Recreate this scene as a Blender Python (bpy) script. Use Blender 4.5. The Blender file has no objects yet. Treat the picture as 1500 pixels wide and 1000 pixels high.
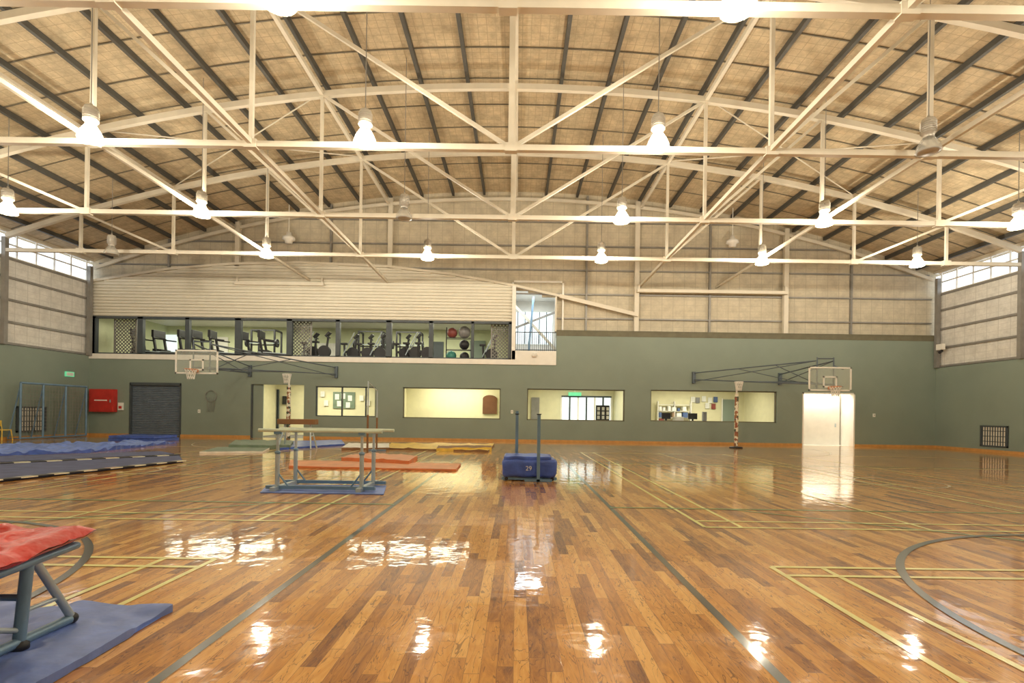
import bpy, math, random
from mathutils import Vector, noise
random.seed(4)
F=750.0; HC=1.48; ROLL=0.0145; VX,VY=757.0,606.0
def P(px,py,Y):
    a=px-VX; b=py-VY
    dx=a*math.cos(ROLL)+b*math.sin(ROLL); dy=-a*math.sin(ROLL)+b*math.cos(ROLL)
    return (dx/F*Y, HC-dy/F*Y)
def G(px,py,z=0.0):
    a=px-VX; b=py-VY
    dx=a*math.cos(ROLL)+b*math.sin(ROLL); dy=-a*math.sin(ROLL)+b*math.cos(ROLL)
    Y=(HC-z)*F/dy
    return (dx/F*Y, Y)
DW=27.4; XL=-22.9; XR=22.4; XC=-0.25; YB=-6.0
def R(x0,y0,x1,y1,Y=DW):
    mx=(x0+x1)/2; my=(y0+y1)/2
    return (P(x0,my,Y)[0],P(x1,my,Y)[0],P(mx,y1,Y)[1],P(mx,y0,Y)[1])
# ---------------- materials
def nt(name):
    m=bpy.data.materials.new(name); m.use_nodes=True
    return m,m.node_tree,m.node_tree.nodes['Principled BSDF']
def mat(name,col,rough=.5,metal=0,var=.12,scale=3,bump=0,emit=None,es=0,coat=0,bscale=None):
    m,t,b=nt(name)
    tc=t.nodes.new('ShaderNodeTexCoord'); n=t.nodes.new('ShaderNodeTexNoise'); n.inputs['Scale'].default_value=scale
    n.inputs['Detail'].default_value=4
    t.links.new(tc.outputs['Object'],n.inputs['Vector'])
    r=t.nodes.new('ShaderNodeValToRGB'); t.links.new(n.outputs['Fac'],r.inputs['Fac'])
    r.color_ramp.elements[0].position=.3; r.color_ramp.elements[1].position=.7
    r.color_ramp.elements[0].color=[c*(1-var) for c in col]+[1]
    r.color_ramp.elements[1].color=[min(1,c*(1+var)) for c in col]+[1]
    t.links.new(r.outputs['Color'],b.inputs['Base Color'])
    b.inputs['Roughness'].default_value=rough; b.inputs['Metallic'].default_value=metal
    if coat: b.inputs['Coat Weight'].default_value=coat; b.inputs['Coat Roughness'].default_value=.1
    if bump:
        n2=t.nodes.new('ShaderNodeTexNoise'); n2.inputs['Scale'].default_value=bscale or scale*6
        t.links.new(tc.outputs['Object'],n2.inputs['Vector'])
        bp=t.nodes.new('ShaderNodeBump'); bp.inputs['Strength'].default_value=bump; bp.inputs['Distance'].default_value=.02
        t.links.new(n2.outputs['Fac'],bp.inputs['Height']); t.links.new(bp.outputs['Normal'],b.inputs['Normal'])
    if emit: b.inputs['Emission Color'].default_value=list(emit)+[1]; b.inputs['Emission Strength'].default_value=es
    return m
def math_(t,op,a,b=None):
    n=t.nodes.new('ShaderNodeMath'); n.operation=op
    for i,v in enumerate((a,b)):
        if v is None: continue
        if isinstance(v,(int,float)): n.inputs[i].default_value=v
        else: t.links.new(v,n.inputs[i])
    return n.outputs[0]
def insul(name,col,ax,per,dark=.6,w=.05,var=.15):
    m,t,b=nt(name)
    tc=t.nodes.new('ShaderNodeTexCoord'); s=t.nodes.new('ShaderNodeSeparateXYZ'); t.links.new(tc.outputs['Object'],s.inputs[0])
    outs=[]
    for a,p in zip(ax,per):
        fr=math_(t,'FRACT',math_(t,'DIVIDE',s.outputs[a],p))
        outs.append(math_(t,'LESS_THAN',fr,w))
    ln=outs[0]
    for o in outs[1:]: ln=math_(t,'MAXIMUM',ln,o)
    n=t.nodes.new('ShaderNodeTexNoise'); n.inputs['Scale'].default_value=2.2; n.inputs['Detail'].default_value=8; n.inputs['Roughness'].default_value=.75
    t.links.new(tc.outputs['Object'],n.inputs['Vector'])
    r=t.nodes.new('ShaderNodeValToRGB'); t.links.new(n.outputs['Fac'],r.inputs['Fac'])
    r.color_ramp.elements[0].position=.35; r.color_ramp.elements[1].position=.65
    r.color_ramp.elements[0].color=[c*(1-var) for c in col]+[1]; r.color_ramp.elements[1].color=[min(1,c*(1+var)) for c in col]+[1]
    mx=t.nodes.new('ShaderNodeMix'); mx.data_type='RGBA'; t.links.new(ln,mx.inputs[0]); t.links.new(r.outputs['Color'],mx.inputs[6])
    mx.inputs[7].default_value=[c*dark for c in col]+[1]
    t.links.new(mx.outputs[2],b.inputs['Base Color']); b.inputs['Roughness'].default_value=.7
    bp=t.nodes.new('ShaderNodeBump'); bp.inputs['Strength'].default_value=.6; bp.inputs['Distance'].default_value=.05
    t.links.new(n.outputs['Fac'],bp.inputs['Height']); t.links.new(bp.outputs['Normal'],b.inputs['Normal'])
    return m
def floor_mat():
    m,t,b=nt('polished_timber')
    tc=t.nodes.new('ShaderNodeTexCoord'); s=t.nodes.new('ShaderNodeSeparateXYZ'); t.links.new(tc.outputs['Object'],s.inputs[0])
    rowf=math_(t,'DIVIDE',s.outputs[0],.095); row=math_(t,'FLOOR',rowf)
    wn=t.nodes.new('ShaderNodeTexWhiteNoise'); wn.noise_dimensions='1D'; t.links.new(row,wn.inputs['W'])
    yy=math_(t,'ADD',math_(t,'DIVIDE',s.outputs[1],1.05),math_(t,'MULTIPLY',wn.outputs['Value'],7.0))
    idx=math_(t,'FLOOR',yy)
    cb=t.nodes.new('ShaderNodeCombineXYZ'); t.links.new(row,cb.inputs[0]); t.links.new(idx,cb.inputs[1])
    w2=t.nodes.new('ShaderNodeTexWhiteNoise'); w2.noise_dimensions='3D'; t.links.new(cb.outputs[0],w2.inputs['Vector'])
    cg=t.nodes.new('ShaderNodeCombineXYZ')
    t.links.new(math_(t,'MULTIPLY',s.outputs[0],9.0),cg.inputs[0]); t.links.new(math_(t,'MULTIPLY',s.outputs[1],1.6),cg.inputs[1]); t.links.new(math_(t,'MULTIPLY',w2.outputs['Value'],30.0),cg.inputs[2])
    n=t.nodes.new('ShaderNodeTexNoise'); n.inputs['Scale'].default_value=1.6; n.inputs['Detail'].default_value=6; n.inputs['Roughness'].default_value=.7; n.inputs['Distortion'].default_value=1.5
    t.links.new(cg.outputs[0],n.inputs['Vector'])
    v=math_(t,'ADD',math_(t,'MULTIPLY',w2.outputs['Value'],.70),math_(t,'MULTIPLY',n.outputs['Fac'],.95))
    v=math_(t,'SUBTRACT',v,.31)
    r=t.nodes.new('ShaderNodeValToRGB'); t.links.new(v,r.inputs['Fac'])
    e=r.color_ramp.elements; e[0].position=.05; e[0].color=(.17,.052,.009,1); e[1].position=.95; e[1].color=(.92,.53,.15,1)
    x=e.new(.28); x.color=(.44,.175,.026,1); x=e.new(.58); x.color=(.72,.335,.055,1)
    n4=t.nodes.new('ShaderNodeTexNoise'); n4.inputs['Scale'].default_value=.9; n4.inputs['Detail'].default_value=2; n4.inputs['Distortion'].default_value=2.5
    t.links.new(cg.outputs[0],n4.inputs['Vector'])
    vein=math_(t,'LESS_THAN',math_(t,'ABSOLUTE',math_(t,'SUBTRACT',n4.outputs['Fac'],.5)),.010)
    g1=math_(t,'LESS_THAN',math_(t,'FRACT',rowf),.03); g2=math_(t,'LESS_THAN',math_(t,'FRACT',yy),.005)
    g=math_(t,'MULTIPLY',math_(t,'MAXIMUM',math_(t,'MAXIMUM',g1,g2),vein),.6)
    mx=t.nodes.new('ShaderNodeMix'); mx.data_type='RGBA'; t.links.new(g,mx.inputs[0]); t.links.new(r.outputs['Color'],mx.inputs[6]); mx.inputs[7].default_value=(.09,.03,.008,1)
    t.links.new(mx.outputs[2],b.inputs['Base Color'])
    b.inputs['Roughness'].default_value=.4; b.inputs['Specular IOR Level'].default_value=.2; b.inputs['Coat Weight'].default_value=1.0; b.inputs['Coat Roughness'].default_value=.06; b.inputs['Coat IOR'].default_value=1.5
    n3=t.nodes.new('ShaderNodeTexNoise'); n3.inputs['Scale'].default_value=3.6; n3.inputs['Detail'].default_value=3
    t.links.new(tc.outputs['Object'],n3.inputs['Vector'])
    hh=math_(t,'ADD',n3.outputs['Fac'],math_(t,'MULTIPLY',w2.outputs['Value'],.10))
    bp=t.nodes.new('ShaderNodeBump'); bp.inputs['Strength'].default_value=.34; bp.inputs['Distance'].default_value=.012
    t.links.new(hh,bp.inputs['Height']); t.links.new(bp.outputs['Normal'],b.inputs['Normal']); t.links.new(bp.outputs['Normal'],b.inputs['Coat Normal'])
    return m
def seethrough(name,col,alpha,es=0):
    m,t,b=nt(name)
    b.inputs['Base Color'].default_value=list(col)+[1]; b.inputs['Roughness'].default_value=.15; b.inputs['Alpha'].default_value=alpha
    if es: b.inputs['Emission Color'].default_value=(1,.85,.6,1); b.inputs['Emission Strength'].default_value=es
    return m
GREEN=mat('green_paint',(.225,.278,.232),.6,var=.05,scale=.6,bump=.05)
GREEND=mat('olive_frame_ledge_shade',(.15,.14,.09),.7)  # dark tone holds the wall-top ledge's shade; also colours the foyer frames
CREAM=mat('cream_steel',(.68,.63,.52),.5,var=.04)
WHITE=mat('white_paint',(.82,.80,.74),.5,var=.04)
BACKCL=insul('wall_insulation',(.55,.49,.37),(0,2),(.6,.3),.8,.05)
SIDECL=insul('side_insulation',(.68,.66,.61),(1,2),(.6,.3),.8,.05)
CEIL=insul('roof_insulation',(.51,.415,.27),(1,0),(.3,.28),.76,.07,.26)
DPUR=mat('dark_purlin',(.07,.068,.06),.6)
DBAT=mat('batten_wire',(.16,.14,.10),.6)
GIRT=mat('galv_girt',(.27,.26,.24),.5,.3)
FLOOR=floor_mat()
TRIM=mat('timber_skirting',(.55,.28,.08),.4,scale=6)
SLAT=mat('cream_cladding',(.70,.66,.55),.55,var=.04)
DFRAME=mat('charcoal_frame',(.06,.075,.085),.5)
ROLLER=mat('roller_blue_grey',(.15,.19,.24),.5,.2)
RED=mat('red_enamel',(.52,.035,.025),.4)
REDV=mat('red_vinyl',(.60,.04,.03),.35,var=.2,scale=5,bump=.6,bscale=14)
BLUEV=mat('blue_vinyl',(.06,.12,.48),.35,var=.25,scale=4,bump=.4,bscale=12)
LBLUE=mat('light_blue_vinyl',(.16,.25,.64),.45,var=.2,scale=4,bump=.4,bscale=10)
NAVY=mat('navy_carpet',(.09,.11,.22),.8,var=.2)
ORANGE=mat('orange_vinyl',(.70,.22,.08),.45,var=.15)
ORTOP=mat('orange_mat_top',(.66,.32,.17),.5,var=.15)
YELLOW=mat('yellow_vinyl',(.75,.52,.09),.45,var=.2)
GMAT=mat('green_vinyl',(.17,.23,.16),.5,var=.2)
BROWN=mat('brown_suede',(.22,.11,.045),.6)
STEELB=mat('blue_grey_steel',(.16,.27,.40),.35,.2)
STEELD=mat('dark_blue_steel',(.10,.13,.16),.4,.2)
STEELL=mat('light_grey_steel',(.45,.53,.58),.35,.3)
RAILM=mat('bar_rail',(.62,.72,.60),.4)
BLACK=mat('black_rubber',(.02,.02,.024),.5)
DARKLN=mat('charcoal_line',(.045,.05,.04),.3,coat=1)
YELLN=mat('yellow_line',(1.0,.90,.34),.3,coat=.6)
GRNLN=mat('green_line',(.18,.42,.15),.3,coat=.8)
WLN=mat('white_line',(.9,.85,.66),.3,coat=.8)
ROOMY=mat('cream_room_wall',(.74,.70,.46),.6,var=.04)
ROOMG=mat('pale_room_wall',(.66,.70,.46),.6,var=.04)
ROOMF=mat('grey_carpet',(.16,.15,.14),.8)
NETW=mat('net_cord',(.80,.78,.72),.7)
HOOP=mat('hoop_steel',(.60,.25,.12),.4,.3)
BOARD=seethrough('backboard_acrylic',(.65,.7,.62),.22)
BELL=seethrough('prismatic_acrylic',(.22,.20,.17),.45,.35)
BELLOFF=seethrough('prismatic_acrylic_off',(.5,.48,.42),.45)
LENS=mat('lamp_lens',(1,.95,.8),.4,emit=(1,.9,.66),es=45)
LENSOFF=mat('lamp_lens_off',(.40,.37,.32),.4)
ALU=mat('lamp_aluminium',(.50,.47,.41),.4,.3)
GREENE=mat('exit_green',(.05,.5,.2),.4,emit=(.3,1,.55),es=.4)
PAPER=mat('paper',(.8,.8,.74),.7)
COLS=[mat('c_'+n,c,.5) for n,c in (('red',(.26,.06,.05)),('teal',(.05,.24,.2)),('blue',(.08,.13,.28)),('yel',(.5,.42,.15)),('grey',(.25,.25,.25)),('wht',(.8,.8,.75)),('brn',(.3,.2,.12)))]
WOODD=mat('honour_board_wood',(.16,.07,.03),.4)
SKYP=mat('daylight_glass',(.8,.9,.95),.3,emit=(.85,.95,1),es=.8)
def padmat():
    m,t,b=nt('patterned_post_pad')
    tc=t.nodes.new('ShaderNodeTexCoord'); v=t.nodes.new('ShaderNodeTexVoronoi'); v.inputs['Scale'].default_value=9
    t.links.new(tc.outputs['Object'],v.inputs['Vector']); r=t.nodes.new('ShaderNodeValToRGB'); r.color_ramp.interpolation='CONSTANT'
    s=t.nodes.new('ShaderNodeSeparateColor'); t.links.new(v.outputs['Color'],s.inputs[0]); t.links.new(s.outputs[0],r.inputs['Fac'])
    e=r.color_ramp.elements; e[0].color=(.30,.10,.05,1); e[1].position=.2; e[1].color=(.75,.7,.55,1)
    x=e.new(.6); x.color=(.06,.08,.05,1); x=e.new(.85); x.color=(.30,.15,.06,1)
    t.links.new(r.outputs['Color'],b.inputs['Base Color']); return m
PAD=padmat()
# ---------------- mesh builder
class MB:
    def __init__(s): s.v=[];s.f=[];s.m=[];s.sm=[];s.mats=[]
    def mi(s,m):
        if m not in s.mats: s.mats.append(m)
        return s.mats.index(m)
    def add(s,vs,fs,m,smooth=False):
        o=len(s.v); s.v+= [tuple(v) for v in vs]; k=s.mi(m)
        for f in fs: s.f.append([o+i for i in f]); s.m.append(k); s.sm.append(smooth)
    def bb(s,x0,x1,y0,y1,z0,z1,m):
        if x0>x1:x0,x1=x1,x0
        if y0>y1:y0,y1=y1,y0
        if z0>z1:z0,z1=z1,z0
        v=[(x,y,z) for z in (z0,z1) for y in (y0,y1) for x in (x0,x1)]
        s.add(v,[(0,2,3,1),(4,5,7,6),(0,1,5,4),(2,6,7,3),(0,4,6,2),(1,3,7,5)],m)
    def bar(s,p,q,w,h,m):
        p=Vector(p);q=Vector(q);d=(q-p).normalized()
        up=Vector((0,0,1)) if abs(d.z)<.95 else Vector((0,1,0))
        a=d.cross(up).normalized(); b=a.cross(d).normalized(); v=[]
        for c in (p,q):
            for i,j in ((-1,-1),(1,-1),(1,1),(-1,1)): v.append(c+a*i*w/2+b*j*h/2)
        s.add(v,[(3,2,1,0),(4,5,6,7),(0,1,5,4),(1,2,6,5),(2,3,7,6),(3,0,4,7)],m)
    def tube(s,p,q,r,m,n=10,r2=None):
        p=Vector(p);q=Vector(q);d=(q-p).normalized(); r2=r if r2 is None else r2
        up=Vector((0,0,1)) if abs(d.z)<.95 else Vector((0,1,0))
        a=d.cross(up).normalized(); b=a.cross(d).normalized(); v=[]
        for c,rr in ((p,r),(q,r2)):
            for i in range(n): t=2*math.pi*i/n; v.append(c+(a*math.cos(t)+b*math.sin(t))*rr)
        s.add(v,[(i,(i+1)%n,n+(i+1)%n,n+i) for i in range(n)],m,True)
        s.add(v[:n],[list(range(n))[::-1]],m); s.add(v[n:],[list(range(n))],m)
    def path(s,pts,r,m,n=8):
        for a,b in zip(pts,pts[1:]): s.tube(a,b,r,m,n)
        for a in pts[1:-1]: s.sphere(a,r*1.02,m,8,5)
    def lathe(s,c,prof,m,n=20):
        v=[]
        for r,z in prof:
            for i in range(n): t=2*math.pi*i/n; v.append((c[0]+r*math.cos(t),c[1]+r*math.sin(t),c[2]+z))
        f=[(k*n+i,k*n+(i+1)%n,(k+1)*n+(i+1)%n,(k+1)*n+i) for k in range(len(prof)-1) for i in range(n)]
        s.add(v,f,m,True)
    def sphere(s,c,r,m,n=16,k=10):
        s.lathe(c,[(max(1e-4,r*math.sin(math.pi*j/k)),-r*math.cos(math.pi*j/k)) for j in range(k+1)],m,n)
    def ring(s,c,Rr,r,m,n=24,k=6):
        v=[]
        for i in range(n):
            t=2*math.pi*i/n
            for j in range(k):
                u=2*math.pi*j/k; q=Rr+r*math.cos(u); v.append((c[0]+q*math.cos(t),c[1]+q*math.sin(t),c[2]+r*math.sin(u)))
        s.add(v,[(i*k+j,((i+1)%n)*k+j,((i+1)%n)*k+(j+1)%k,i*k+(j+1)%k) for i in range(n) for j in range(k)],m,True)
    def build(s,name,bevel=0):
        me=bpy.data.meshes.new(name); me.from_pydata(s.v,[],s.f)
        for m in s.mats: me.materials.append(m)
        for p,k,q in zip(me.polygons,s.m,s.sm): p.material_index=k; p.use_smooth=q
        me.update(); o=bpy.data.objects.new(name,me); bpy.context.scene.collection.objects.link(o)
        if bevel:
            b=o.modifiers.new('bevel','BEVEL'); b.width=bevel; b.segments=2; b.limit_method='ANGLE'
        return o
# ---------------- room shell
def zt(x): return 13.05-.0079*(x-XC)**2      # truss top chord centre
def zc(x): return zt(x)+.50                  # ceiling underside
b=MB(); b.bb(XL-.4,XR+.4,YB-.3,DW+7.5,-.2,0,FLOOR); b.build('floor')
b=MB(); N=48; v=[];f=[]
for k,(dz) in enumerate((0,.15)):
    for j,y in enumerate((YB-.3,DW+.8)):
        for i in range(N+1):
            x=XL-.5+(XR-XL+1)*i/N; v.append((x,y,zc(x)+dz))
M=N+1
for i in range(N):
    f.append((i,M+i,M+i+1,i+1)); f.append((2*M+i,2*M+i+1,3*M+i+1,3*M+i))
b.add(v,f,CEIL,True); b.build('ceiling')
b=MB()
for i in range(-13,14):
    x=XC+i*1.68
    if i==0: continue
    if XL<x<XR: b.bb(x-.06,x+.06,YB,DW+.4,zc(x)-.20,zc(x)-.015,DPUR)
b.build('roof_purlins')
b=MB()
y=YB+1
while y<DW:
    for i in range(32):
        xa=XL+(XR-XL)*i/32; xb=XL+(XR-XL)*(i+1)/32
        b.bar((xa,y,zc(xa)-.02),(xb,y,zc(xb)-.02),.04,.025,DBAT)
    y+=1.56
b.build('roof_battens')
TY=[4.0,8.72,13.4,18.15,22.72]
for side,X,s in (('left',XL,-1),('right',XR,1)):
    b=MB(); 
    b.bb(X,X+s*.3,YB,DW+.3,0,4.25,GREEN)
    b.bb(X+s*.12,X+s*.3,YB,DW+.3,4.25,8.2,SIDECL)
    b.bb(X+s*.05,X+s*.3,YB,DW+.3,9.35,10.2,CREAM)
    for z in (4.33,5.3,6.3,7.3,8.15): b.bb(X+s*.02,X+s*.12,YB,DW,z-.05,z+.05,GIRT)
    b.build('wall_'+side)
    b=MB()
    y=YB
    while y<DW+.2:
        b.bb(X+s*.08,X+s*.14,y-.025,y+.025,8.2,9.35,WHITE); y+=.95
    for z in (8.23,8.8,9.32): b.bb(X+s*.07,X+s*.15,YB,DW,z-.03,z+.03,WHITE)
    b.build('window_clerestory_'+side)
    b=MB()
    for y in TY+[DW-.15]: b.bb(X-s*.0,X-s*.18,y-.09,y+.09,4.25 ,9.0,GIRT)
    b.build('trim_wall_columns_'+side)
    b=MB(); b.bb(X-s*.025,X,YB,DW,0,.12,TRIM); b.build('baseboard_'+side)
b=MB(); b.bb(XL-.3,XR+.3,YB-.3,YB,0,4.3,GREEN); b.bb(XL-.3,XR+.3,YB-.3,YB,4.3,13.6,BACKCL); b.build('wall_rear')
x815=P(815,500,DW)[0]; x750=P(750,500,DW)[0]
ZL=P(480,530,DW)[1]; ZR=P(1100,489,DW)[1]
holes=[R(367,563,445,637),R(462,566,550,610),R(590,568,733,613),R(772,570,915,616),R(953,572,1138,618),R(1175,575,1252,651)]
holes[0]=(holes[0][0],holes[0][1],0,holes[0][3]); holes[5]=(holes[5][0],holes[5][1],0,holes[5][3])
rd=R(190,561,265,637); rd=(rd[0],rd[1],0,rd[3])
def wallholes(b,x0,x1,z0,z1,y0,y1,hs,m):
    xs=sorted({x0,x1}|{h[0] for h in hs}|{h[1] for h in hs}); xs=[x for x in xs if x0<=x<=x1]
    for a,c in zip(xs,xs[1:]):
        mx=(a+c)/2; h=[h for h in hs if h[0]<mx<h[1]]
        if not h: b.bb(a,c,y0,y1,z0,z1,m)
        else:
            h=h[0]
            if h[2]>z0: b.bb(a,c,y0,y1,z0,h[2],m)
            b.bb(a,c,y0,y1,h[3],z1,m)
b=MB()
wallholes(b,XL-.3,x815,0,ZL,DW,DW+.3,holes+[rd],GREEN)
wallholes(b,x815,XR+.3,0,ZR,DW,DW+.3,holes+[rd],GREEN)
b.bb(x815,XR,DW-.03,DW+.55,ZR,ZR+.06,GREEND)
b.bb(x815,XR,DW-.015,DW,ZR-.25,ZR,GREEND)  # dark strip under the ledge: its shade put into the colour
b.build('wall_back')
arcpx=[(128,412),(250,393),(340,386),(440,384),(570,390),(660,401),(750,417),(820,433),(935,461)]
arc=[P(px,py,DW) for px,py in arcpx]
def arcz(x):
    for (xa,za),(xb,zb) in zip(arc,arc[1:]):
        if xa<=x<=xb: return za+(zb-za)*(x-xa)/(xb-xa)
    return arc[0][1] if x<arc[0][0] else arc[-1][1]
WT=P(440,467,DW)[1]; WB=P(440,522,DW)[1]
b=MB()
xs=[XL-.3+(XR-XL+.6)*i/60 for i in range(61)]+[x750,x815]; xs.sort()
for a,c in zip(xs,xs[1:]):
    mx=(a+c)/2
    zb=WT+.02 if mx<x750 else (arcz(mx)-.1 if mx<x815 else ZR-.3)
    v=[(a,DW+.45,zb),(c,DW+.45,zb),(c,DW+.45,zc(c)+.1),(a,DW+.45,zc(a)+.1)]
    v+=[(x,y+.1,z) for x,y,z in v]
    b.add(v,[(0,1,2,3),(7,6,5,4),(0,4,5,1)],BACKCL)
for z in (6.7,8.0,9.3,10.6,11.9):
    hw=math.sqrt(max(0,(13.3-z)/.0079)); 
    xa=max(XL,XC-hw); xb=min(XR,XC+hw)
    if z<9: xa=x815 if z<7.9 else arc[0][0]
    b.bar((xa,DW+.38,z),(xb,DW+.38,z),.1,.07,GIRT)
for px in (860,1043,1253): 
    x=P(px,450,DW)[0]; b.bb(x-.05,x+.05,DW+.3,DW+.44,ZR,zc(x)-.1,GIRT)
for px in (240,480): 
    x=P(px,450,DW)[0]; b.bb(x-.05,x+.05,DW+.3,DW+.44,arcz(x),zc(x)-.1,GIRT)
b.build('wall_back_upper')
b=MB()
xs=[XL+(x750-XL)*i/30 for i in range(31)]
for a,c in zip(xs,xs[1:]):
    v=[(a,DW+.12,WT),(c,DW+.12,WT),(c,DW+.12,arcz(c)),(a,DW+.12,arcz(a))]; v+=[(x,y+.1,z) for x,y,z in v]
    b.add(v,[(0,1,2,3),(7,6,5,4),(3,2,6,7)],SLAT)
z=WT+.06
while z<arc[3][1]:
    xx=[x for x in [XL+(x750-XL)*i/200 for i in range(201)] if arcz(x)>z+.1]
    if xx: b.bb(min(xx),max(xx),DW+.04,DW+.12,z,z+.09,SLAT)
    z+=.165
for (xa,za),(xb,zb) in zip(arc,arc[1:]): b.bar((xa,DW+.05,za),(xb,DW+.05,zb),.14,.12 if xa<x750 else .2,CREAM)
b.build('wall_back_cladding')
b=MB(); b.bb(XL,x750,DW-.06,DW+.3,ZL,WB,WHITE)
b.bb(x750,x815,DW-.06,DW+.3,ZL,ZL+.75,WHITE)
b.bb(x750-.02,x750+.18,DW-.06,DW+.3,WB,arcz(x750)-.05,WHITE); b.bb(x815-.08,x815,DW+.02,DW+.4,ZR,arcz(x815)-.05,CREAM)
b.build('trim_balcony_fascia')
b=MB()
edges=[(134,139),(200,208),(270,276),(343,352),(419,427),(491,497),(565,573),(628,634),(690,694),(745,750)]
for a,c in edges:
    x0=P(a,495,DW)[0];x1=P(c,495,DW)[0]; b.bb(x0,x1,DW+.05,DW+.25,WB,WT,DFRAME)
b.bb(XL+.1,x750,DW+.05,DW+.25,WT-.1,WT+.02,DFRAME); b.bb(XL+.1,x750,DW+.05,DW+.25,WB,WB+.07,DFRAME)
b.bb(XL,XL+.2,DW+.05,DW+.25,WB,WT,WHITE)
b.build('window_viewing_gallery')
b=MB()
for z in (ZL+.8,ZL+1.75): b.tube((x750+.15,DW,z),(x815,DW,z),.025,DFRAME)
x=x750+.2
while x<x815: b.tube((x,DW,ZL+.75),(x,DW,ZL+1.75),.012,DFRAME,6); x+=.11
b.build('balcony_railing')
def room(name,x0,x1,y0,y1,z0,z1,m,mf,mc=None):
    b=MB(); b.bb(x0,x1,y1,y1+.1,z0,z1,m); b.bb(x0-.1,x0,y0,y1,z0,z1,m); b.bb(x1,x1+.1,y0,y1,z0,z1,m)
    b.bb(x0,x1,y0,y1,z0-.1,z0,mf); b.bb(x0,x1,y0,y1,z1,z1+.1,mc or WHITE); return b.build(name)
UZ=WB-.15
room('wall_fitness_room',XL,x750-.05,DW+.32,DW+6,UZ,WT+.5,ROOMG,ROOMF)
room('wall_stair_landing',x750+.06,x815+.3,DW+.32,DW+5,ZL-.1,8.6,WHITE,ROOMF)
b=MB()
b.bar((x750+.1,DW+3,7.9),(x815+.2,DW+3,5.3),.12,.15,CREAM); b.bar((x750+.1,DW+3.2,6.6),(x815+.2,DW+3.2,7.6),.12,.12,GIRT)
b.bar((x750+.9,DW+2.8,4.5),(x750+1.2,DW+2.8,8.4),.12,.15,STEELB)
b.bb(x750+.2,x815+.1,DW+4.9,DW+4.97,5.9,7.9,SKYP)
for i in range(5): b.bar((x750+.3+i*.45,DW+4.85,5.9),(x750+.3+i*.45,DW+4.85,7.9),.05,.05,DFRAME)
b.build('window_stairwell')
def area(name,loc,sx,sy,power,col=(1,.95,.8)):
    l=bpy.data.lights.new(name,'AREA'); l.shape='RECTANGLE'; l.size=sx; l.size_y=sy; l.energy=power; l.color=col
    o=bpy.data.objects.new(name,l); o.location=loc; bpy.context.scene.collection.objects.link(o)
for i in range(2): area('fitness_room_light',(XL+6+i*10.6,DW+3,WT+.4),7,1.5,330,(1,.97,.74))
area('stair_light',((x750+x815)/2,DW+2.5,8.4),1.5,2,90,(.9,.97,1))
def treadmill(x,y,rot):
    b=MB(); c,s=math.cos(rot),math.sin(rot)
    def T(p): return (x+p[0]*c-p[1]*s,y+p[0]*s+p[1]*c,UZ+.1+p[2])
    b.bar(T((0,-.85,.18)),T((0,.85,.26)),.8,.22,BLACK); b.bar(T((0,.3,.38)),T((0,.85,.42)),.7,.22,BLACK)
    for i in (-.38,.38):
        b.bar(T((i,.55,.1)),T((i,.78,1.3)),.10,.12,BLACK); b.bar(T((i,.75,1.1)),T((i,0,1.02)),.07,.07,BLACK)
        b.bar(T((i,-.8,.3)),T((i,.8,.37)),.1,.05,STEELL)
    b.bar(T((-.44,.78,1.38)),T((.44,.78,1.38)),.14,.4,BLACK)
    b.build('treadmill',.01)
def bike(x,y,cross=False):
    b=MB(); z=UZ+.1
    b.bar((x-.5,y,z+.04),(x+.5,y,z+.04),.4,.08,BLACK); b.tube((x-.25,y,z+.05),(x-.3,y,z+.95),.06,BLACK); b.bar((x-.48,y,z+.98),(x-.13,y,z+.98),.26,.1,BLACK)
    b.tube((x+.25,y,z+.05),(x+.4,y,z+1.3),.06,BLACK); b.bar((x+.4,y-.28,z+1.25),(x+.4,y+.28,z+1.25),.06,.06,BLACK)
    b.bar((x+.28,y,z+1.28),(x+.5,y,z+1.52),.36,.09,BLACK); b.tube((x+.2,y-.1,z+.45),(x+.2,y+.1,z+.45),.34,BLACK,18)
    b.bar((x-.3,y,z+.5),(x+.3,y,z+.62),.09,.12,BLACK)
    if cross:
        for d in (-.25,.25): b.tube((x-.3,y+d,z+.3),(x+.35,y+d,z+1.6),.03,STEELL)
    b.build('exercise_bike',.008)
random.seed(11)
for px in (218,246,286,306,330,372,404): treadmill(P(px,500,DW+1.4)[0],DW+1.4+random.random()*.3,1.5+random.uniform(-.35,.35))
for k,px in enumerate((450,472,508,530,550,587,604,622,715)): bike(P(px,500,DW+1.2)[0],DW+1.0+random.random()*.7,k%2==0)
for px in (390,545,600):
    x=P(px,500,DW+4)[0]; b=MB()
    for dx in (-.7,.7):
        for dy in (0,.9): b.bar((x+dx,DW+3.6+dy,UZ+.03),(x+dx,DW+3.6+dy,UZ+2.1),.09,.09,BLACK)
        b.bar((x+dx,DW+3.6,UZ+2.1),(x+dx,DW+4.5,UZ+2.1),.09,.09,BLACK)
    for zz in (.5,1.2,2.1): b.bar((x-.7,DW+3.6,UZ+zz),(x+.7,DW+3.6,UZ+zz),.07,.07,BLACK)
    b.bar((x-1.0,DW+3.5,UZ+1.3),(x+1.0,DW+3.5,UZ+1.3),.04,.04,STEELL)
    for e in (-.9,.9): b.tube((x+e-.04,DW+3.5,UZ+1.3),(x+e+.04,DW+3.5,UZ+1.3),.25,BLACK,16)
    b.build('weight_rack')
b=MB()
bx=P(672,500,DW+1)[0]; zz=UZ
for dx in (-.7,.7):
    b.tube((bx+dx,DW+1.1,zz+.03),(bx+dx,DW+1.1,zz+2.0),.03,BLACK)
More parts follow.
